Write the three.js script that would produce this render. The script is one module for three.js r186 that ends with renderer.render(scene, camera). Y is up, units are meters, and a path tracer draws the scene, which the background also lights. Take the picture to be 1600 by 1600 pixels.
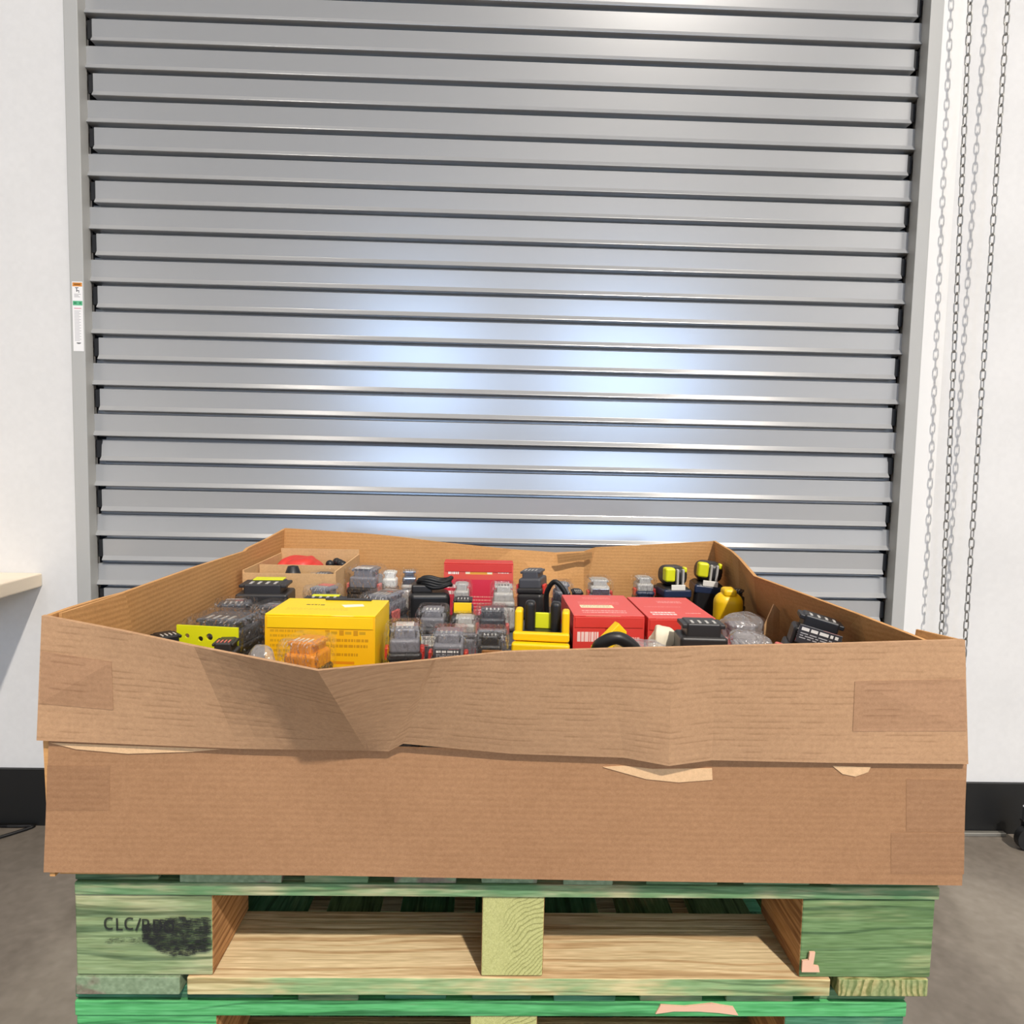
import * as THREE from 'three';
import { RoundedBoxGeometry } from 'three/addons/geometries/RoundedBoxGeometry.js';
import { mergeGeometries, mergeVertices } from 'three/addons/utils/BufferGeometryUtils.js';
import { RectAreaLightUniformsLib } from 'three/addons/lights/RectAreaLightUniformsLib.js';
RectAreaLightUniformsLib.init();

// ---------------------------------------------------------------- camera, light, exposure
const scene = new THREE.Scene();
const renderer = new THREE.WebGLRenderer({ antialias: true });
renderer.toneMapping = THREE.LinearToneMapping;
renderer.toneMappingExposure = 0.465;
renderer.shadowMap.enabled = true;
scene.background = new THREE.Color(0x000000);

const FOCAL = 1130;                       // focal length in pixels of the 1600 x 1600 frame
const EYE = 1.342;                        // eye height above the floor
const camera = new THREE.PerspectiveCamera(2 * Math.atan(800 / FOCAL) * 180 / Math.PI, 1, 0.05, 60);
camera.position.set(0, EYE, 0);
camera.rotation.set(-0.07757, -0.02652, 0.02232, 'YXZ');
camera.updateMatrixWorld(true);

const KEY = { at: [3.3, 12.7, 8.1], power: 1780, color: 0xfff6ec };
const LAMP_POWER = 80;
const WINDOW_LIGHT = 20;

// ---------------------------------------------------------------- pixel -> place
const WALL_Z = -2.52;
const V = (x, y, z) => new THREE.Vector3(x, y, z);
function ray(px, py) { return V((px - 800) / FOCAL, (800 - py) / FOCAL, -1).applyQuaternion(camera.quaternion); }
function atZ(px, py, z) { const d = ray(px, py); return d.multiplyScalar(z / d.z).add(camera.position); }
function atY(px, py, y) { const d = ray(px, py); return d.multiplyScalar((y - EYE) / d.y).add(camera.position); }
function atX(px, py, x) { const d = ray(px, py); return d.multiplyScalar(x / d.x).add(camera.position); }

// ---------------------------------------------------------------- random, noise
let seed = 20240611;
function rnd() { seed = (seed * 1664525 + 1013904223) >>> 0; return seed / 4294967296; }
const rr = (a, b) => a + (b - a) * rnd();
const hash = (x, y, s) => { let h = (x * 374761393 + y * 668265263 + s * 974634541) | 0; h = Math.imul(h ^ (h >>> 13), 1274126177); return ((h ^ (h >>> 16)) >>> 0) / 4294967296; };
function vnoise(x, y, px, py, s) {        // value noise that repeats every px, py cells
  const xi = Math.floor(x), yi = Math.floor(y), fx = x - xi, fy = y - yi, u = fx * fx * (3 - 2 * fx), v = fy * fy * (3 - 2 * fy);
  const m = (a, n) => ((a % n) + n) % n, h = (a, b) => hash(m(a, px), m(b, py), s);
  return (h(xi, yi) * (1 - u) + h(xi + 1, yi) * u) * (1 - v) + (h(xi, yi + 1) * (1 - u) + h(xi + 1, yi + 1) * u) * v;
}
function fbm(u, v, cx, cy, s, oct = 4) { let t = 0, a = 0.5, n = 0; for (let o = 0; o < oct; o++) { t += a * vnoise(u * cx, v * cy, cx, cy, s + o); n += a; a *= 0.5; cx *= 2; cy *= 2; } return t / n; }
const clamp = (x, a = 0, b = 1) => Math.min(b, Math.max(a, x));
const smooth = (a, b, x) => { const t = clamp((x - a) / (b - a)); return t * t * (3 - 2 * t); };
const mix3 = (a, b, t) => [a[0] + (b[0] - a[0]) * t, a[1] + (b[1] - a[1]) * t, a[2] + (b[2] - a[2]) * t];

function tex(w, h, fn, srgb = true) {
  const d = new Uint8Array(w * h * 4);
  for (let y = 0; y < h; y++) for (let x = 0; x < w; x++) {
    const c = fn((x + 0.5) / w, (y + 0.5) / h), i = (y * w + x) * 4;
    d[i] = clamp(c[0], 0, 255); d[i + 1] = clamp(c[1], 0, 255); d[i + 2] = clamp(c[2], 0, 255); d[i + 3] = 255;
  }
  const t = new THREE.DataTexture(d, w, h);
  t.wrapS = t.wrapT = THREE.RepeatWrapping; t.magFilter = THREE.LinearFilter; t.minFilter = THREE.LinearMipmapLinearFilter; t.generateMipmaps = true;
  if (srgb) t.colorSpace = THREE.SRGBColorSpace;
  t.needsUpdate = true;
  return t;
}
const grey = (w, h, fn) => tex(w, h, (u, v) => { const g = fn(u, v) * 255; return [g, g, g]; }, false);
function canvasTex(w, h, draw) {
  const c = document.createElement('canvas'); c.width = w; c.height = h;
  draw(c.getContext('2d'), w, h);
  const t = new THREE.CanvasTexture(c); t.colorSpace = THREE.SRGBColorSpace; t.magFilter = THREE.LinearFilter;
  return t;
}
function scaled(t, sx, sy = sx) { const c = t.clone(); c.repeat.set(sx, sy); c.needsUpdate = true; return c; }

// ---------------------------------------------------------------- building helpers
const taken = new Map();
function numbered(name) { const n = taken.get(name) ?? 0; taken.set(name, n + 1); return n ? `${name}_${String(n).padStart(3, '0')}` : name; }
function lit(o) { o.castShadow = true; o.receiveShadow = true; return o; }
function thing(name, label, category, group, pos = [0, 0, 0]) {
  const g = new THREE.Group(); g.name = numbered(name); g.position.set(...pos); g.userData = { label, category };
  if (group) g.userData.group = group;
  scene.add(g);
  return g;
}
function part(name, geo, mat, parent, label) {
  const m = lit(new THREE.Mesh(geo, mat)); m.name = name; if (label) m.userData.label = label;
  parent.add(m);
  return m;
}
function struct(name, geo, mat, label) {
  const m = lit(geo ? new THREE.Mesh(geo, mat) : new THREE.Group()); m.name = name; m.userData = { kind: 'structure', label };
  scene.add(m);
  return m;
}
// uv in metres by the main direction of every face; `along` is the axis that the grain follows
function metreUV(g, along = 'x', ox = 0, oy = 0) {
  g = g.index ? g.toNonIndexed() : g;
  const p = g.attributes.position, uv = new Float32Array(p.count * 2), a = V(0, 0, 0), b = V(0, 0, 0), c = V(0, 0, 0), k = 'xyz';
  for (let i = 0; i < p.count; i += 3) {
    a.fromBufferAttribute(p, i); b.fromBufferAttribute(p, i + 1); c.fromBufferAttribute(p, i + 2);
    const n = b.clone().sub(a).cross(c.clone().sub(a)), ab = [Math.abs(n.x), Math.abs(n.y), Math.abs(n.z)], main = ab.indexOf(Math.max(...ab));
    let axes = [0, 1, 2].filter((q) => q !== main);
    if (k[axes[1]] === along) axes = [axes[1], axes[0]];
    else if (k[axes[0]] !== along && axes[0] === 1) axes = [axes[1], axes[0]];
    [a, b, c].forEach((q, j) => { uv[(i + j) * 2] = q.getComponent(axes[0]) + ox; uv[(i + j) * 2 + 1] = q.getComponent(axes[1]) + oy; });
  }
  g.setAttribute('uv', new THREE.BufferAttribute(uv, 2));
  return g;
}
function at(g, x, y, z, rx = 0, ry = 0, rz = 0) { if (rx) g.rotateX(rx); if (ry) g.rotateY(ry); if (rz) g.rotateZ(rz); return g.translate(x, y, z); }
const box = (w, h, d, x = 0, y = 0, z = 0) => new THREE.BoxGeometry(w, h, d).translate(x, y, z);
const rbox = (w, h, d, r, x = 0, y = 0, z = 0, seg = 2) => new RoundedBoxGeometry(w, h, d, seg, Math.min(r, w / 2.01, h / 2.01, d / 2.01)).translate(x, y, z);
const merge = (list) => mergeGeometries(list.map((g) => { const q = g.index ? g.toNonIndexed() : g; for (const n of Object.keys(q.attributes)) if (!['position', 'normal', 'uv'].includes(n)) q.deleteAttribute(n); q.clearGroups?.(); return q; }));
// a sheet with thickness through rows of points (all rows of the same length); `off` points to its other face
function sheet(rows, off, uOff = 0) {
  const P = [], U = [], nr = rows.length, nc = rows[0].length;
  const uv = rows.map(() => []); let acc = 0;
  for (let j = 0; j < nc; j++) { if (j) acc += rows[0][j].distanceTo(rows[0][j - 1]); let h = 0; for (let i = 0; i < nr; i++) { if (i) h += rows[i][j].distanceTo(rows[i - 1][j]); uv[i][j] = [acc + uOff, h]; } }
  const o = (i, j) => rows[i][j].clone().add(typeof off === 'function' ? off(i, j) : off);
  const quad = (a, b, c, d, ua, ub, uc, ud) => { for (const [p, u] of [[a, ua], [b, ub], [c, uc], [a, ua], [c, uc], [d, ud]]) { P.push(p.x, p.y, p.z); U.push(u[0], u[1]); } };
  for (let i = 0; i + 1 < nr; i++) for (let j = 0; j + 1 < nc; j++) {
    quad(rows[i][j], rows[i][j + 1], rows[i + 1][j + 1], rows[i + 1][j], uv[i][j], uv[i][j + 1], uv[i + 1][j + 1], uv[i + 1][j]);
    quad(o(i, j + 1), o(i, j), o(i + 1, j), o(i + 1, j + 1), uv[i][j + 1], uv[i][j], uv[i + 1][j], uv[i + 1][j + 1]);
  }
  for (let j = 0; j + 1 < nc; j++) {
    quad(rows[nr - 1][j], rows[nr - 1][j + 1], o(nr - 1, j + 1), o(nr - 1, j), uv[nr - 1][j], uv[nr - 1][j + 1], uv[nr - 1][j + 1], uv[nr - 1][j]);
    quad(rows[0][j + 1], rows[0][j], o(0, j), o(0, j + 1), uv[0][j + 1], uv[0][j], uv[0][j], uv[0][j + 1]);
  }
  for (let i = 0; i + 1 < nr; i++) {
    quad(rows[i][0], rows[i + 1][0], o(i + 1, 0), o(i, 0), uv[i][0], uv[i + 1][0], uv[i + 1][0], uv[i][0]);
    quad(rows[i + 1][nc - 1], rows[i][nc - 1], o(i, nc - 1), o(i + 1, nc - 1), uv[i + 1][nc - 1], uv[i][nc - 1], uv[i][nc - 1], uv[i + 1][nc - 1]);
  }
  const g = new THREE.BufferGeometry();
  g.setAttribute('position', new THREE.Float32BufferAttribute(P, 3)); g.setAttribute('uv', new THREE.Float32BufferAttribute(U, 2));
  g.computeVertexNormals();
  return g;
}

// rows between two polylines, every span split so that twisted quads stay smooth
function dense(a, b, n = 6, m = 8) {
  const rows = [];
  for (let i = 0; i <= m; i++) { const r = []; for (let j = 0; j + 1 < a.length; j++) for (let k = 0; k < n || (j + 2 === a.length && k === n); k++) r.push(a[j].clone().lerp(a[j + 1], k / n).lerp(b[j].clone().lerp(b[j + 1], k / n), i / m)); rows.push(r); }
  return rows;
}

// ---------------------------------------------------------------- materials
const std = (o) => new THREE.MeshStandardMaterial(o), phy = (o) => new THREE.MeshPhysicalMaterial(o);
const plainNoise = grey(256, 256, (u, v) => fbm(u, v, 12, 12, 3, 4));
const M = {};
M.wall = std({ map: tex(512, 512, (u, v) => { const n = fbm(u, v, 4, 4, 11, 5), f = fbm(u, v, 60, 60, 12, 2), g = 220 + (n - 0.5) * 8 + (f - 0.5) * 5; return [g + 1, g, g - 3]; }), bumpMap: plainNoise, bumpScale: 0.0004, roughness: 0.55 });
M.ceiling = std({ color: 0x5c5d5e, roughness: 0.9 });
M.wallFar = std({ color: 0x8d8b86, roughness: 0.8 });
M.trimWhite = std({ color: 0xe9e8e4, roughness: 0.4 });
M.concrete = std({
  map: tex(1024, 1024, (u, v) => {
    const n = fbm(u, v, 5, 5, 21, 6), f = fbm(u, v, 120, 120, 22, 2), s = smooth(0.62, 0.72, fbm(u, v, 9, 3, 23, 4));
    const c = mix3([112, 104, 94], [138, 130, 118], smooth(0.3, 0.7, n)); const k = (f - 0.5) * 16 - s * 14;
    return [c[0] + k, c[1] + k, c[2] + k];
  }), roughnessMap: scaled(grey(256, 256, (u, v) => 0.5 + 0.3 * fbm(u, v, 6, 6, 25, 4)), 1), roughness: 0.8, bumpMap: plainNoise, bumpScale: 0.0006
});
M.concrete.map.repeat.set(0.4, 0.4); M.concrete.roughnessMap.repeat.set(0.4, 0.4);
M.base = std({ color: 0x111110, roughness: 0.5 });
M.slat = std({ color: 0xb2b3b3, roughness: 0.23, metalness: 0.32 });
M.guide = std({ color: 0xb4b4b0, roughness: 0.5, metalness: 0.1 });
M.rubber = std({ color: 0x15161a, roughness: 0.8 });
M.endlock = std({ color: 0x2b2b2c, roughness: 0.5, metalness: 0.4 });
M.steel = std({ color: 0xa9a8a4, roughness: 0.38, metalness: 0.85 });
M.strip = std({ color: 0x98958c, roughness: 0.45, metalness: 0.6 });
M.counter = std({ map: tex(256, 256, (u, v) => { const n = fbm(u, v, 3, 20, 31, 4); return [232 + n * 14, 216 + n * 14, 192 + n * 14]; }), roughness: 0.35 });
M.chrome = std({ color: 0xd8d8da, roughness: 0.2, metalness: 1 });
M.black = std({ color: 0x17181a, roughness: 0.45 });
M.cable = std({ color: 0x111112, roughness: 0.55 });

function cardTex(base, s, lines) {
  return tex(1024, 1024, (u, v) => {
    const f = hash(Math.floor(u * 1024), Math.floor(v * 1024), s) - 0.5, n = fbm(u, v, 7, 7, s + 5, 4) - 0.5, fib = fbm(u, v, 260, 320, s + 9, 2) - 0.5;
    const row = Math.floor(v * 112), l = lines * smooth(0.45, 0.7, fbm(u, v, 26, 112, s + 20, 2)) * (1 - smooth(0.04, 0.2, Math.abs(v * 112 - row - 0.5)));
    const k = f * 10 + n * 12 + fib * 14 - l * 17;
    return [base[0] + k, base[1] + k * 0.92, base[2] + k * 0.8];
  });
}
const fluteBump = grey(512, 1024, (u, v) => 0.5 + 0.4 * Math.cos(v * 112 * Math.PI * 2) * (0.7 + 0.3 * fbm(u, v, 8, 8, 41, 2)));
M.cardBand = std({ map: cardTex([184, 145, 108], 51, 1), bumpMap: fluteBump, bumpScale: 0.00014, roughness: 0.88 });
M.cardLow = std({ map: cardTex([163, 122, 86], 71, 0.25), bumpMap: fluteBump, bumpScale: 0.00018, roughness: 0.88 });
M.cardIn = std({ map: cardTex([198, 148, 92], 91, 0.3), bumpMap: fluteBump, bumpScale: 0.0003, roughness: 0.9 });
M.cardPale = std({ map: cardTex([222, 184, 140], 101, 0), roughness: 0.9 });
M.cardSmall = std({ map: cardTex([206, 166, 118], 111, 0.3), roughness: 0.88 });
M.tapeBand = std({ map: cardTex([174, 134, 100], 131, 1), bumpMap: fluteBump, bumpScale: 0.00014, roughness: 0.5 });
M.tape = std({ map: cardTex([157, 117, 83], 121, 0.3), bumpMap: fluteBump, bumpScale: 0.0002, roughness: 0.5 });

// wood: grain along u; paint lies in patches
function woodTex(raw, dark, paint, cover, s, w = 1024, h = 256) {
  return tex(w, h, (u, v) => {
    const warp = fbm(u, v, 3, 3, s, 3), g = fbm(u, v + (warp - 0.5) * 0.18, 3, 42, s + 3, 3), fine = fbm(u, v, 40, 128, s + 7, 2);
    let c = mix3(raw, dark, smooth(0.44, 0.7, g) * 0.85);
    const p = smooth(1 - cover - 0.14, 1 - cover + 0.14, fbm(u, v, 7, 4, s + 11, 5) * 0.8 + fbm(u, v, 30, 60, s + 13, 2) * 0.2);
    if (paint) c = mix3(c, mix3(paint, [paint[0] * 0.62, paint[1] * 0.68, paint[2] * 0.66], smooth(0.5, 0.8, g)), p * 0.9);
    const k = (fine - 0.5) * 40;
    return [c[0] + k, c[1] + k, c[2] + k];
  });
}
const grainBump = grey(512, 256, (u, v) => fbm(u, v, 4, 64, 141, 4)); grainBump.repeat.set(1, 4);
const wood = (t) => (t.repeat.set(1, 4), std({ map: t, bumpMap: grainBump, bumpScale: 0.0012, roughness: 0.85 }));
const RAW = [216, 192, 148], RAWD = [184, 150, 106];
M.rawWood = wood(woodTex(RAW, RAWD, [150, 150, 96], 0.22, 151));
M.rawWood2 = wood(woodTex([206, 172, 122], [160, 120, 74], null, 0, 161));
M.brownWood = wood(woodTex([186, 136, 84], [140, 94, 52], null, 0, 171));
M.deckGreen = wood(woodTex([168, 160, 122], [120, 112, 80], [96, 132, 92], 0.62, 181));
M.stringGreen = wood(woodTex([178, 176, 136], [130, 128, 92], [92, 136, 90], 0.6, 191));
M.baseGreen = wood(woodTex([204, 190, 140], [160, 140, 92], [128, 164, 112], 0.5, 201));
M.blockGreen = wood(woodTex([176, 178, 134], [92, 104, 70], [130, 152, 106], 0.6, 211));
M.blockDeep = wood(woodTex([146, 156, 108], [78, 98, 60], [102, 134, 84], 0.66, 221));
M.brightGreen = wood(woodTex([150, 184, 130], [80, 128, 82], [80, 172, 102], 0.74, 231));
M.tealGreen = wood(woodTex([124, 150, 114], [66, 96, 74], [62, 122, 90], 0.66, 241));
M.endGrain = std({
  map: tex(512, 512, (u, v) => {                       // growth rings round a pith beyond the upper right corner
    const x = u - 1.35, y = v + 0.55, r = Math.sqrt(x * x + y * y * 1.1) + (fbm(u, v, 3, 3, 251, 3) - 0.5) * 0.16, t = (r * 17) % 1;
    const f = fbm(u, v, 90, 90, 252, 2) - 0.5, c = mix3([186, 186, 122], [138, 138, 82], smooth(0.55, 0.95, t) * 0.8 * smooth(0.3, 0.75, u + (1 - v) * 0.2 + (fbm(u, v, 5, 5, 254, 3) - 0.5)));
    const k = f * 34; return [c[0] + k, c[1] + k, c[2] + k];
  }), bumpMap: plainNoise, bumpScale: 0.001, roughness: 0.9
});
M.endBoard = std({ map: tex(512, 128, (u, v) => { const t = (u * 22 + fbm(u, v, 4, 2, 261, 3) * 3) % 1, f = fbm(u, v, 60, 20, 262, 2) - 0.5, p = smooth(0.4, 0.6, fbm(u, v, 4, 2, 263, 3)); let c = mix3([176, 166, 112], [112, 118, 66], smooth(0.45, 0.8, t)); c = mix3(c, [120, 146, 96], p * 0.5); return [c[0] + f * 34, c[1] + f * 34, c[2] + f * 30]; }), roughness: 0.9 }); M.endBoard.map.repeat.set(5, 12);
M.greyEnd = std({ map: tex(512, 128, (u, v) => { const n = fbm(u, v, 6, 3, 271, 4), s = smooth(0.5, 0.62, n), f = fbm(u, v, 70, 30, 272, 2) - 0.5; const c = mix3([128, 148, 116], [126, 116, 100], s); return [c[0] + f * 34, c[1] + f * 34, c[2] + f * 34]; }), roughness: 0.9 }); M.greyEnd.map.repeat.set(3, 8);
M.splinter = std({ color: 0xe4b79a, roughness: 0.9 });

// plastics and cartons
M.packBlack = std({ color: 0x1c1c1e, roughness: 0.42 });
M.packGrey = std({ color: 0x4a4b50, roughness: 0.45 });
M.packMid = std({ color: 0x7c7c82, roughness: 0.42 });
M.packPale = std({ color: 0xbdbab4, roughness: 0.45 });
M.packDark = std({ color: 0x2c2a2a, roughness: 0.42 });
M.red = std({ color: 0xd23a30, roughness: 0.45 });
M.pink = std({ color: 0xd87068, roughness: 0.5 });
M.yellow = std({ color: 0xf6c90c, roughness: 0.42 });
M.lime = std({ color: 0xdfe21c, roughness: 0.42 });
M.orange = std({ color: 0xd98a2c, roughness: 0.5 });
M.amber = std({ color: 0x9c6426, roughness: 0.5 });
M.white = std({ color: 0xeeece4, roughness: 0.5 });
M.cream = std({ color: 0xe6dcc4, roughness: 0.6 });
M.metal = std({ color: 0xb9c2cc, roughness: 0.25, metalness: 0.9 });
M.blue = std({ color: 0x26324e, roughness: 0.35 });
const crinkle = grey(256, 256, (u, v) => fbm(u, v, 9, 9, 301, 3));
M.clear = phy({ color: 0xffffff, transmission: 1, thickness: 0, roughness: 0.03, ior: 1.5, bumpMap: scaled(crinkle, 2), bumpScale: 0.012, side: THREE.DoubleSide });
M.bag = phy({ color: 0xf4f2f2, transmission: 0.82, thickness: 0, roughness: 0.2, ior: 1.5, bumpMap: scaled(crinkle, 8), bumpScale: 0.01, side: THREE.DoubleSide });

// ---------------------------------------------------------------- room
const ROOM = { x0: -8, x1: 8, z1: 13.0, h: 13.4 };
const DOOR = { x0: -1.4225, x1: 1.467, top: 3.55, sl: -1.380, sr: 1.4254 };
{
  const fl = metreUV(box(ROOM.x1 - ROOM.x0 + 0.4, 0.2, ROOM.z1 - WALL_Z + 0.6, 0, -0.1, (ROOM.z1 + WALL_Z) / 2), 'x');
  struct('floor', fl, M.concrete, 'mottled grey-brown concrete floor');
  struct('ceiling', box(ROOM.x1 - ROOM.x0 + 0.4, 0.2, ROOM.z1 - WALL_Z + 0.6, 0, ROOM.h + 0.1, (ROOM.z1 + WALL_Z) / 2), M.ceiling, 'plain pale ceiling');
  const s = new THREE.Shape([[ROOM.x0, 0], [DOOR.x0 + 0.03, 0], [DOOR.x0 + 0.03, DOOR.top], [DOOR.x1 - 0.03, DOOR.top], [DOOR.x1 - 0.03, 0], [ROOM.x1, 0], [ROOM.x1, ROOM.h], [ROOM.x0, ROOM.h]].map(([x, y]) => new THREE.Vector2(x, y)));
  struct('wall_back', metreUV(new THREE.ExtrudeGeometry(s, { depth: 0.2, bevelEnabled: false }).translate(0, 0, WALL_Z - 0.2)), M.wall, 'white painted wall round the roller shutter');
  struct('wall_left', metreUV(box(0.2, ROOM.h, ROOM.z1 - WALL_Z + 0.4, ROOM.x0 - 0.1, ROOM.h / 2, (ROOM.z1 + WALL_Z) / 2)), M.wall, 'white painted side wall by the counter');
  struct('wall_right', metreUV(box(0.2, ROOM.h, ROOM.z1 - WALL_Z + 0.4, ROOM.x1 + 0.1, ROOM.h / 2, (ROOM.z1 + WALL_Z) / 2)), M.wall, 'white painted side wall beyond the chain');
  const f = new THREE.Shape([[ROOM.x0, 0], [ROOM.x1, 0], [ROOM.x1, ROOM.h], [ROOM.x0, ROOM.h]].map(([x, y]) => new THREE.Vector2(x, y)));
  const wins = [[-1.9, 2.6], [3.2, 3.4]], WY = [1.9, 4.9], wh = WY[1] - WY[0], wc = (WY[0] + WY[1]) / 2;
  for (const [cx, w] of wins) { const p = new THREE.Path(); p.moveTo(cx - w / 2, WY[0]); p.lineTo(cx + w / 2, WY[0]); p.lineTo(cx + w / 2, WY[1]); p.lineTo(cx - w / 2, WY[1]); p.closePath(); f.holes.push(p); }
  struct('wall_front', metreUV(new THREE.ExtrudeGeometry(f, { depth: 0.2, bevelEnabled: false }).translate(0, 0, ROOM.z1)), M.wallFar, 'grey wall with two tall windows');
  M.daylight = std({ color: 0x222222, emissive: 0xb8d6ff, emissiveIntensity: 3.0, roughness: 0.4 });
  wins.forEach(([cx, w], i) => {
    const g = struct(`window_${i + 1}`, null, null, 'tall window with frosted daylight panes'); g.position.set(cx, wc, ROOM.z1 + 0.05);
    for (const k of [-1, 1]) for (const r of [-1, 1]) part('pane', box(w / 2 - 0.06, wh / 2 - 0.07, 0.02, k * w / 4, r * wh / 4, 0), M.daylight, g);
    part('frame', merge([box(w, 0.07, 0.06, 0, wh / 2 - 0.035, 0), box(w, 0.07, 0.06, 0, 0.035 - wh / 2, 0), box(0.07, wh, 0.06, -w / 2 + 0.035, 0, 0), box(0.07, wh, 0.06, w / 2 - 0.035, 0, 0), box(0.05, wh, 0.06, 0, 0, 0), box(w, 0.05, 0.06, 0, 0, 0)]), M.guide, g);
    const l = new THREE.RectAreaLight(0xb0d2ff, WINDOW_LIGHT, w, wh); l.position.set(cx, wc, ROOM.z1 - 0.03); l.lookAt(cx, wc, 0); scene.add(l);
  });
}
// baseboards
struct('baseboard_left', metreUV(box(DOOR.x0 - ROOM.x0, 0.205, 0.014, (DOOR.x0 + ROOM.x0) / 2, 0.1025, WALL_Z + 0.007)), M.base, 'tall black vinyl baseboard left of the shutter');
struct('baseboard_right', metreUV(box(ROOM.x1 - DOOR.x1, 0.19, 0.014, (DOOR.x1 + ROOM.x1) / 2, 0.095, WALL_Z + 0.007)), M.base, 'tall black vinyl baseboard right of the shutter');
struct('trim_1', box(0.085, 3.6, 0.012, DOOR.x1 + 0.0425, 2.0, WALL_Z + 0.006), M.trimWhite, 'white flat board beside the right shutter guide');

// ---------------------------------------------------------------- ceiling lamps
{
  M.lens = std({ color: 0xffffff, emissive: 0xfff0dc, emissiveIntensity: 4, roughness: 0.5 });
  const lamp = (x, y, z, power, label, color, size) => {
    const t = thing('high_bay_lamp', label, 'lamp', 'ceiling lamps', [x, y, z]);
    part('housing', new THREE.LatheGeometry([[0.0, 0.16], [0.09, 0.16], [0.10, 0.08], [0.17, 0.03], [0.18, 0.0], [0.165, 0.0], [0.15, 0.02], [0.0, 0.02]].map(([a, b]) => new THREE.Vector2(a, b)), 36), M.guide, t);
    part('lens', new THREE.CylinderGeometry(0.15, 0.15, 0.008, 36).translate(0, 0.012, 0), M.lens, t, 'glowing frosted lens');
    part('suspension_rod', new THREE.CylinderGeometry(0.008, 0.008, ROOM.h - y - 0.15, 10).translate(0, 0.15 + (ROOM.h - y - 0.15) / 2, 0), M.guide, t);
    const l = new THREE.SpotLight(color, power, 0, 1.2, 0.5, 2); l.position.set(x, y - 0.12, z); l.target.position.set(x, 0, z); scene.add(l.target); l.castShadow = true; l.shadow.radius = size; scene.add(l);
  };
  lamp(...KEY.at, KEY.power, 'round high bay lamp hung over the aisle in front of the box', KEY.color, 12);
  lamp(-3.4, 12.7, 3.2, LAMP_POWER, 'round high bay lamp hung towards the counter side', 0xfff5ea, 26);
  lamp(4.3, 12.7, 0.6, LAMP_POWER, 'round high bay lamp hung towards the chain side', 0xfff5ea, 26);
  lamp(-3.4, 12.7, -0.2, LAMP_POWER, 'round high bay lamp hung near the counter wall', 0xfff5ea, 26);
}

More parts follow.
